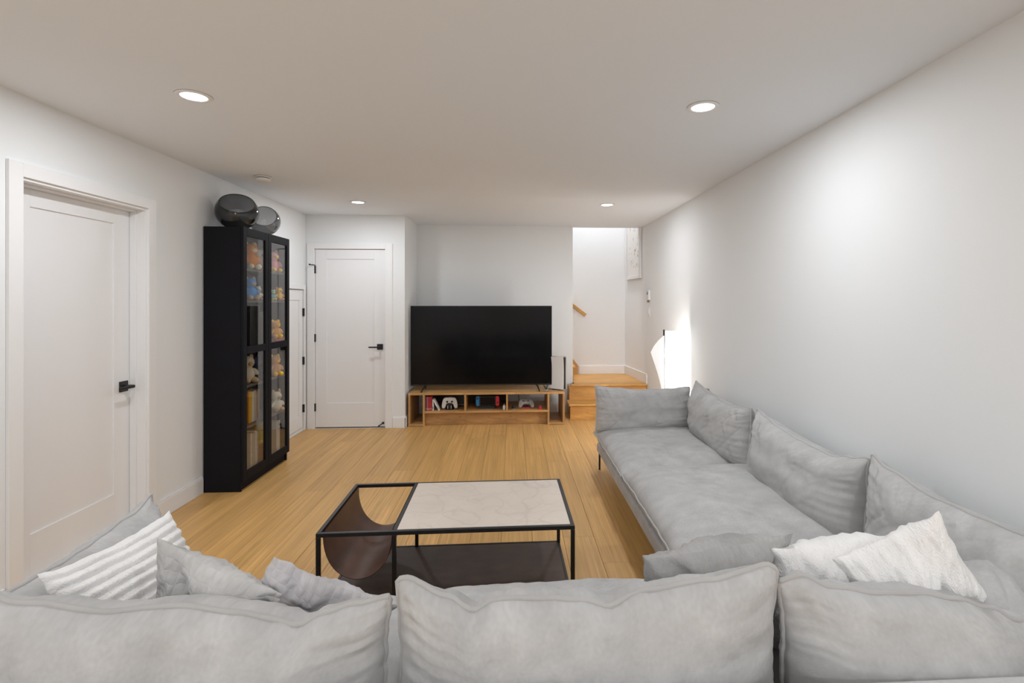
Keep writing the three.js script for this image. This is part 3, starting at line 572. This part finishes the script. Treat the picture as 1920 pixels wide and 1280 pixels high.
// ---------------------------------------------------------------- coffee table
{
  const t = thing('coffee_table', 'low black metal coffee table with marble top and leather magazine sling', 'coffee table', [-0.293, 0, 2.635], 0.018);
  const X0 = -0.574, X1 = 0.574, Z0 = -0.312, Z1 = 0.312, H = 0.43, q = 0.009, DX = -0.236;
  const b = (x0, x1, y0, y1, z0, z1) => box(x0, x1, y0, y1, z0, z1, 0.002);
  part('top_frame', [b(X0, X1, H - 2 * q, H, Z0, Z0 + 2 * q), b(X0, X1, H - 2 * q, H, Z1 - 2 * q, Z1), b(X0, X0 + 2 * q, H - 2 * q, H, Z0 + 2 * q, Z1 - 2 * q), b(X1 - 2 * q, X1, H - 2 * q, H, Z0 + 2 * q, Z1 - 2 * q), b(DX - q, DX + q, H - 2 * q, H, Z0 + 2 * q, Z1 - 2 * q)], M.blackMetal, t);
  for (const [x, z] of [[X0, Z0], [X0, Z1 - 2 * q], [DX - q, Z0], [DX - q, Z1 - 2 * q], [X1 - 2 * q, Z0], [X1 - 2 * q, Z1 - 2 * q]]) part('leg', [b(x, x + 2 * q, 0, H - 2 * q, z, z + 2 * q)], M.blackMetal, t);
  part('table_top', [box(DX + q + 0.001, X1 - 2 * q - 0.001, H - 0.016, H + 0.001, Z0 + 2 * q + 0.001, Z1 - 2 * q - 0.001, 0.001)], M.marble, t);
  const S = 0.075;
  part('shelf_frame', [b(X0 + 2 * q, X1 - 2 * q, S - 0.014, S, Z0, Z0 + 0.014), b(X0 + 2 * q, X1 - 2 * q, S - 0.014, S, Z1 - 0.014, Z1), b(X0 + 0.002, X0 + 0.016, S - 0.014, S, Z0 + 2 * q, Z1 - 2 * q), b(X1 - 0.016, X1 - 0.002, S - 0.014, S, Z0 + 2 * q, Z1 - 2 * q)], M.blackMetal, t);
  const sg = new THREE.BoxGeometry(X1 - X0 - 0.03, 0.004, Z1 - Z0 - 0.028, 30, 1, 16), sp = sg.attributes.position;
  for (let i = 0; i < sp.count; i++) { const u = sp.getX(i) / 0.56, w = sp.getZ(i) / 0.30; sp.setY(i, sp.getY(i) + S - 0.004 - 0.012 * (1 - u * u) * (1 - w * w)); }
  sg.computeVertexNormals(); part('leather_shelf', sg, M.leatherShelf, t);
  // sling: an elliptical trough of leather hung from two rails
  const a0 = X0 + 2 * q + 0.001, a1 = DX - q - 0.001, cx = (a0 + a1) / 2, ra = (a1 - a0) / 2 - 0.002, drop = 0.215, nz = 12, na = 40, pos = [], uv = [], idx = [];
  for (let l = 0; l < 2; l++) for (let j = 0; j <= nz; j++) for (let i = 0; i <= na; i++) {
    const a = Math.PI * i / na, k = l ? 0.003 : 0, z = Z0 + 0.03 + (Z1 - Z0 - 0.06) * j / nz;
    const sq = Math.pow(Math.sin(a), 0.85);
    pos.push(cx - Math.cos(a) * (ra - k), H - 0.008 - sq * (drop - k) - 0.004 * Math.sin(j * 1.1) * sq, -z); uv.push(i / na * 0.6, j / nz * 0.55);
  }
  const st = (nz + 1) * (na + 1), id = (l, j, i) => l * st + j * (na + 1) + i;
  for (let j = 0; j < nz; j++) for (let i = 0; i < na; i++) { idx.push(id(0, j, i), id(0, j, i + 1), id(0, j + 1, i), id(0, j, i + 1), id(0, j + 1, i + 1), id(0, j + 1, i)); idx.push(id(1, j, i), id(1, j + 1, i), id(1, j, i + 1), id(1, j, i + 1), id(1, j + 1, i), id(1, j + 1, i + 1)); }
  for (let i = 0; i < na; i++) { idx.push(id(0, 0, i), id(1, 0, i), id(0, 0, i + 1), id(0, 0, i + 1), id(1, 0, i), id(1, 0, i + 1)); idx.push(id(0, nz, i), id(0, nz, i + 1), id(1, nz, i), id(0, nz, i + 1), id(1, nz, i + 1), id(1, nz, i)); }
  const g = new THREE.BufferGeometry(); g.setAttribute('position', new THREE.Float32BufferAttribute(pos, 3)); g.setAttribute('uv', new THREE.Float32BufferAttribute(uv, 2)); g.setIndex(idx); g.computeVertexNormals();
  part('magazine_sling', g, M.leather, t);
}

// ---------------------------------------------------------------- sofa, cushions and pillows
function interp(pts) { // smooth curve through [u, value] pairs
  return u => {
    if (u <= pts[0][0]) return pts[0][1];
    for (let i = 1; i < pts.length; i++) if (u <= pts[i][0]) { const t = (u - pts[i - 1][0]) / (pts[i][0] - pts[i - 1][0]), s = t * t * (3 - 2 * t); return pts[i - 1][1] + (pts[i][1] - pts[i - 1][1]) * s; }
    return pts[pts.length - 1][1];
  };
}
// stuffed cushion in the local x-y plane, thickness along z; returns the skin and the line of its edge seam
function cushionGeo(o) {
  const { W, H, T, n = 3, q = 0.55, pinch = 0.05, seed = 1, wr = 0.006, gather = 0.006, low = 0.012, top = () => 0, nx = 64, ny = 48, slump = 0.15, slumpB = slump, crease = 0, rib = 0, edgeWave = 0.004, chop = 0, fold = 0 } = o;
  const map = t => { const s = Math.sign(t), a = Math.abs(t); return s * (1 - Math.pow(1 - a, 1.7)); };
  const pos = [], uv = [], idx = [];
  const P = (u, v, side) => {
    const au = Math.abs(u), av = Math.abs(v);
    const f = Math.pow(Math.max(0, 1 - Math.pow(au, n)), q) * Math.pow(Math.max(0, 1 - Math.pow(av, n)), q);
    let x = W / 2 * u * (1 - pinch * (1 - v * v)), y = H / 2 * v * (1 - pinch * (1 - u * u));
    const w = Math.pow((v + 1) / 2, 1.6);
    y += top(u) * w;
    y += edgeWave * N(u * 6, seed, 3) * (0.3 + av * av); x += edgeWave * N(v * 6, seed, 9) * (0.3 + au * au);
    const s2 = seed * 3.7 + (side > 0 ? 0 : 40);
    let z = f * T / 2 * (1 - (side > 0 ? slump : slumpB) * v);
    if (crease) { const mask = clamp(0.5 + 1.6 * N(u * 2.3, s2, 4), 0, 1); z -= Math.min(1, f * 2) * crease * mask * (Math.pow(1 - Math.min(1, Math.abs(N(u * 7 + v * 2.2, v * 0.8, s2 + 21)) * 3.2), 2) * Math.exp(-(1 - v) * 1.7) + 0.35 * Math.pow(1 - Math.min(1, Math.abs(N(u * 3.4 - v * 1.4, v * 1.2, s2 + 27)) * 5), 2)); }
    z += f * low * N(u * 1.7, v * 1.7, s2);
    const rot = u * 0.6 + v * 0.8, rot2 = u * 0.8 - v * 0.6;
    z += f * wr * (1 - Math.abs(N(rot * 2.2, rot2 * 6, s2 + 5)) * 2.2);
    const eT = Math.exp(-(1 - v) * 3.2), eB = Math.exp(-(1 + v) * 4.5), eS = Math.exp(-(1 - au) * 4.5);
    z += Math.min(1, f * 2.2) * gather * (eT * N(u * 13 + v * 2.5, v * 1.1, s2 + 8) + eB * N(u * 11, v, s2 + 12) * 0.6 + eS * N(u, v * 11, s2 + 16) * 0.8) * 2;
    if (rib) z += rib * Math.min(1, f * 2.5) * (Math.abs(Math.sin((v * H / 2) / 0.032 * Math.PI)) - 0.5);
    if (chop) { const c = Math.exp(-u * u * 22) * Math.max(0, v + 0.3); z -= f * chop * c; }
    if (fold) z -= Math.min(1, f * 2) * fold * (Math.exp(-Math.pow((u * 0.75 - v * 0.66 - 0.10) * 7, 2)) + Math.exp(-Math.pow((u * 0.7 + v * 0.71 - 0.2) * 8, 2)) * 0.8);
    return [x, y, side * z + low * 0.8 * N(u * 1.3, v * 1.3, seed * 2.2)];
  };
  const id = (s, j, i) => s * (nx + 1) * (ny + 1) + j * (nx + 1) + i;
  for (const side of [1, -1]) for (let j = 0; j <= ny; j++) for (let i = 0; i <= nx; i++) { const u = map(2 * i / nx - 1), v = map(2 * j / ny - 1); pos.push(...P(u, v, side)); uv.push(u * W / 2 + seed, v * H / 2 + side * 0.37); }
  for (let s = 0; s < 2; s++) for (let j = 0; j < ny; j++) for (let i = 0; i < nx; i++) {
    const a = id(s, j, i), b = id(s, j, i + 1), c = id(s, j + 1, i), d = id(s, j + 1, i + 1);
    if (s === 0) idx.push(a, b, d, a, d, c); else idx.push(a, d, b, a, c, d);
  }
  let g = new THREE.BufferGeometry(); g.setAttribute('position', new THREE.Float32BufferAttribute(pos, 3)); g.setAttribute('uv', new THREE.Float32BufferAttribute(uv, 2)); g.setIndex(idx);
  g.computeVertexNormals();
  const seam = [], K = 34;
  const lerpv = i => map(2 * i / K - 1);
  for (let i = 0; i < K; i++) seam.push(P(lerpv(i), -1, 1)); for (let i = 0; i < K; i++) seam.push(P(1, lerpv(i), 1));
  for (let i = K; i > 0; i--) seam.push(P(lerpv(i), 1, 1)); for (let i = K; i > 0; i--) seam.push(P(-1, lerpv(i), 1));
  return { g, seam };
}
function cushion(name, label, category, o, position, euler, mat, pipe, group) {
  const { g, seam } = cushionGeo(o);
  const t = thing(name, label, category, position, 0, group);
  t.rotation.set(euler[0], euler[1], euler[2], 'YXZ');
  part('cover', g, mat, t);
  if (pipe) { const c = new THREE.CatmullRomCurve3(seam.map(p => new THREE.Vector3(...p)), true, 'centripetal'); part('piping', new THREE.TubeGeometry(c, 300, pipe, 7, true), M.sofaPipe, t); }
  return t;
}
{
  const t = thing('sectional_sofa', 'large light grey L-shaped sofa frame on thin black legs', 'sofa');
  part('base', [box(0.735, 1.70, 0.15, 0.235, 1.035, 4.44, 0.02, 3)], M.sofa, t);
  part('base', [box(-1.43, 0.735, 0.15, 0.235, 1.035, 1.97, 0.02, 3)], M.sofa, t);
  part('back_panel', [box(-1.43, 1.70, 0.20, 0.605, 1.035, 1.112, 0.018, 4)], M.sofa, t);
  part('back_panel', [box(1.635, 1.70, 0.20, 0.56, 1.115, 4.44, 0.018, 4)], M.sofa, t);
  part('arm_panel', [box(-1.50, -1.43, 0.15, 0.50, 1.035, 1.97, 0.018, 4)], M.sofa, t);
  part('arm_panel', [box(0.76, 1.635, 0.20, 0.40, 4.40, 4.46, 0.018, 4)], M.sofa, t);
  for (const [x, d] of [[0.755, 4.41], [1.67, 4.41], [1.67, 3.0], [0.80, 1.94], [-1.40, 1.94], [-1.40, 1.07], [-0.35, 1.07], [1.67, 1.07]]) part('leg', [cyl(0.008, 0.008, 0.15, x, 0.075, d, 'y', 12)], M.blackMetal, t);
}
const SEAT = 'seat cushions of the sofa', BACKS = 'back cushions of the sofa', PIL = 'loose pillows on the sofa';
const H90 = Math.PI / 2;
// seats lie flat: local y points into the room
const seat = (label, x0, x1, d0, d1, seed, T = 0.20) => cushion('seat_cushion', label, 'seat cushion', { W: x1 - x0, H: d1 - d0, T, n: 5, q: 0.5, pinch: 0.012, seed, wr: 0.004, gather: 0.003, low: 0.014, slump: 0, edgeWave: 0.006 }, [(x0 + x1) / 2, 0.235 + T / 2 - 0.005, (d0 + d1) / 2], [-H90, 0, 0], M.sofa, 0.0055, SEAT);
seat('grey seat cushion at the far end of the sofa beside the arm', 0.70, 1.64, 3.27, 4.41, 3);
seat('wide grey seat cushion in the middle of the right sofa run', 0.70, 1.64, 2.10, 3.27, 5, 0.225);
seat('grey seat cushion in the corner under the white pillows', 0.735, 1.64, 1.115, 2.09, 7, 0.19);
seat('grey seat cushion behind the middle back cushion facing the table', -0.31, 0.725, 1.115, 2.0, 9, 0.19);
seat('grey seat cushion under the left pillows', -1.425, -0.32, 1.115, 1.96, 11, 0.185);
// back cushions
const backN = { n: 3.2, q: 0.5, slumpB: -0.12, crease: 0.016, T: 0.26, pinch: 0.03, wr: 0.0015, gather: 0.009, low: 0.018, slump: 0.18, nx: 90, ny: 60 };
const toM = (pts, k) => interp(pts.map(p => [p[0], p[1] * k]));
cushion('back_cushion', 'grey back cushion seen from behind at the lower left', 'back cushion', { ...backN, W: 0.95, H: 0.43, seed: 21, top: toM([[-1, 22], [-0.93, 4], [-0.8, -14], [-0.34, -30], [-0.02, -27], [0.25, -42], [0.46, -58], [0.55, -70], [0.68, -44], [0.85, -30], [1, -20]], 1 / 800) }, [-0.765, 0.56, 1.255], [0.03, -0.02, 0], M.sofa, 0.0075, BACKS);
cushion('back_cushion', 'grey back cushion seen from behind in the centre foreground', 'back cushion', { ...backN, W: 0.93, H: 0.43, seed: 22, top: toM([[-1, 6], [-0.95, 10], [-0.75, -27], [-0.61, -54], [-0.50, -34], [-0.26, -37], [-0.06, -40], [0.10, -56], [0.28, -27], [0.65, -14], [0.95, 12], [1, 4]], 1 / 785) }, [0.19, 0.565, 1.255], [0.03, 0, 0], M.sofa, 0.0075, BACKS);
cushion('back_cushion', 'grey back cushion seen from behind at the lower right, slumping down', 'back cushion', { ...backN, W: 0.95, H: 0.42, seed: 23, top: toM([[-1, -20], [-0.88, -10], [-0.74, -28], [-0.45, -45], [-0.25, -46], [0.0, -58], [0.15, -78], [0.32, -105], [1, -130]], 1 / 745) }, [1.14, 0.57, 1.255], [0.03, 0, 0], M.sofa, 0.0075, BACKS);
cushion('back_cushion', 'grey back cushion against the right wall nearest the lamp', 'back cushion', { ...backN, W: 1.0, H: 0.40, seed: 24, top: toM([[-1, 20], [-0.8, -5], [-0.4, -22], [0, -28], [0.5, -26], [0.85, -14], [1, 2]], 1 / 800) }, [1.50, 0.575, 3.66], [-0.03, -H90, 0], M.sofa, 0.0065, BACKS);
cushion('back_cushion', 'wide grey back cushion in the middle of the right wall run', 'back cushion', { ...backN, W: 1.0, H: 0.42, T: 0.29, seed: 25, top: toM([[-1, 5], [-0.8, -12], [-0.4, -30], [0, -42], [0.5, -45], [0.75, -20], [1, 2]], 1 / 800) }, [1.505, 0.57, 2.60], [-0.03, -H90, 0], M.sofa, 0.0065, BACKS);
cushion('back_cushion', 'grey back cushion against the right wall behind the white pillows', 'back cushion', { ...backN, W: 0.93, H: 0.42, seed: 26, top: toM([[-1, 22], [-0.85, 0], [-0.4, -22], [0, -20], [0.5, -15], [1, 0]], 1 / 800) }, [1.50, 0.575, 1.60], [-0.03, -H90, 0], M.sofa, 0.0075, BACKS);
cushion('arm_cushion', 'grey arm cushion closing the far end of the sofa', 'arm cushion', { ...backN, W: 0.80, H: 0.36, T: 0.24, seed: 27, top: toM([[-1, 16], [-0.7, 2], [0, -10], [0.6, -8], [1, 0]], 1 / 800) }, [1.09, 0.55, 4.24], [-0.04, 0, 0], M.sofa, 0.0065);
cushion('arm_cushion', 'pale grey arm cushion at the left end of the sofa beside the door', 'arm cushion', { ...backN, W: 0.74, H: 0.37, T: 0.22, seed: 28, top: toM([[-1, 0], [0, -12], [0.7, -4], [1, 16]], 1 / 800) }, [-1.285, 0.525, 1.63], [-0.16, H90 + 0.08, 0], M.sofa, 0.0075);
// loose pillows
const pil = { n: 2.2, q: 0.6, pinch: 0.09, T: 0.17, slump: 0.05, wr: 0.008, gather: 0.008, low: 0.02 };
cushion('throw_pillow', 'white ribbed plush pillow leaning on the left arm', 'pillow', { ...pil, W: 0.44, H: 0.38, seed: 31, rib: 0.014, wr: 0.003, gather: 0.002, nx: 60, ny: 130 }, [-1.10, 0.575, 1.60], [-0.55, H90 - 0.12, -0.02], M.plushWhite, 0, PIL);
cushion('throw_pillow', 'grey quilted pillow beside the white ribbed pillow', 'pillow', { ...pil, W: 0.38, H: 0.40, seed: 33, fold: 0.03, wr: 0.014 }, [-0.81, 0.585, 1.47], [0.35, -0.30, -0.34], M.quilt, 0, PIL);
cushion('throw_pillow', 'pale lilac grey pillow lying rightmost of the left group', 'pillow', { ...pil, W: 0.38, H: 0.40, T: 0.14, seed: 35, wr: 0.010, fold: 0.012 }, [-0.595, 0.535, 1.50], [0.45, 0.1, -0.62], M.lilac, 0, PIL);
cushion('throw_pillow', 'grey crumpled pillow at the left of the right group', 'pillow', { ...pil, W: 0.46, H: 0.44, T: 0.24, seed: 37, n: 2.6, fold: 0.035, wr: 0.008 }, [0.60, 0.555, 1.53], [0.40, 0.12, 0.08], M.greyPillow, 0, PIL);
cushion('throw_pillow', 'round white plush pillow in the middle of the right group', 'pillow', { ...pil, W: 0.40, H: 0.44, T: 0.22, seed: 39, n: 2.6, fold: 0.02 }, [0.945, 0.548, 1.53], [0.34, 0.08, 0.04], M.plushWhite, 0, PIL);
cushion('throw_pillow', 'white plush pillow with one corner pointing up in the sofa corner', 'pillow', { ...pil, W: 0.31, H: 0.40, T: 0.18, seed: 41, wr: 0.018, low: 0.03 }, [1.155, 0.63, 1.40], [0.16, -0.20, 0.58], M.plushWhite, 0, PIL);
cushion('throw_pillow', 'grey piped pillow lying in the corner at the right edge', 'pillow', { ...pil, W: 0.40, H: 0.36, T: 0.15, seed: 43 }, [1.44, 0.585, 1.36], [-1.15, 0.25, 0.0], M.sofa, 0.006, PIL);

// ---------------------------------------------------------------- paper lamp
{
  const t = thing('floor_lamp', 'glowing white folded paper lamp with black pole behind the sofa', 'floor lamp', [1.487, 0, 4.97]);
  part('base', [cyl(0.13, 0.13, 0.014, 0.06, 0.007, 0.03, 'y', 36)], M.black, t);
  part('pole', [cyl(0.009, 0.009, 1.16, 0, 0.594, 0, 'y', 12)], M.black, t);
  const sheet = (rows, mat, name) => { // rows of points make a bent sheet with real thickness
    const pos = [], idx = [], uv = [], m = rows.length, k = rows[0].length, T = 0.0015;
    for (let s = 0; s < 2; s++) rows.forEach((r, j) => r.forEach((p, i) => { pos.push(p[0], p[1], -(p[2] + s * T)); uv.push(i / k, j / m); }));
    const id = (s, j, i) => s * m * k + j * k + i;
    for (let j = 0; j < m - 1; j++) for (let i = 0; i < k - 1; i++) { idx.push(id(0, j, i), id(0, j, i + 1), id(0, j + 1, i), id(0, j, i + 1), id(0, j + 1, i + 1), id(0, j + 1, i), id(1, j, i), id(1, j + 1, i), id(1, j, i + 1), id(1, j, i + 1), id(1, j + 1, i), id(1, j + 1, i + 1)); }
    const g = new THREE.BufferGeometry(); g.setAttribute('position', new THREE.Float32BufferAttribute(pos, 3)); g.setAttribute('uv', new THREE.Float32BufferAttribute(uv, 2)); g.setIndex(idx); g.computeVertexNormals();
    part(name, g, mat, t);
  };
  const rows = []; for (let j = 0; j <= 10; j++) { const y = 0.16 + j * 0.1005, r = []; for (let i = 0; i <= 10; i++) { const a = i / 10; r.push([0.006 + a * 0.175, y, -0.015 - 0.05 * Math.sin(a * Math.PI) + a * 0.03]); } rows.push(r); }
  sheet(rows, M.paper, 'paper_shade');
  const edge = [[0.20, -0.005], [0.45, -0.014], [0.61, -0.032], [0.72, -0.06], [0.82, -0.095], [0.96, -0.147], [1.02, -0.11], [1.07, -0.065], [1.115, -0.006]];
  sheet(edge.map(([y, x]) => { const r = []; for (let i = 0; i <= 6; i++) { const a = i / 6; r.push([x * a - 0.002, y, -0.01 - 0.05 * Math.sin(a * 1.6) * Math.abs(x) / 0.15]); } return r; }), M.paperDim, 'paper_wing');
  const bulb = new THREE.CylinderGeometry(0.012, 0.012, 0.7, 14); bulb.translate(0.10, 0.72, -0.045); part('light_tube', bulb, M.lens, t);
  for (const y of [0.5, 0.72, 0.94]) { const l = new THREE.PointLight(lin(1, 0.95, 0.90), PAPER_LAMP / 3, 0, 2); l.position.set(1.487 + 0.10, y, -4.97 - 0.045); l.castShadow = true; l.shadow.radius = 2; l.name = 'paper_lamp_glow'; scene.add(l); }
  const c = thing('wall_plug', 'tiny black plug on the right wall above the far back cushion', 'plug', [RIGHT, 0.665, 4.48]);
  part('body', [box(-0.03, 0, -0.008, 0.010, -0.02, 0.02, 0.003)], M.black, c);
  part('cord', [tube([[-0.015, -0.008, 0], [-0.018, -0.1, 0.02], [-0.014, -0.3, 0.12], [-0.014, -0.5, 0.2]], 0.003)], M.black, c);
}
renderer.render(scene, camera);
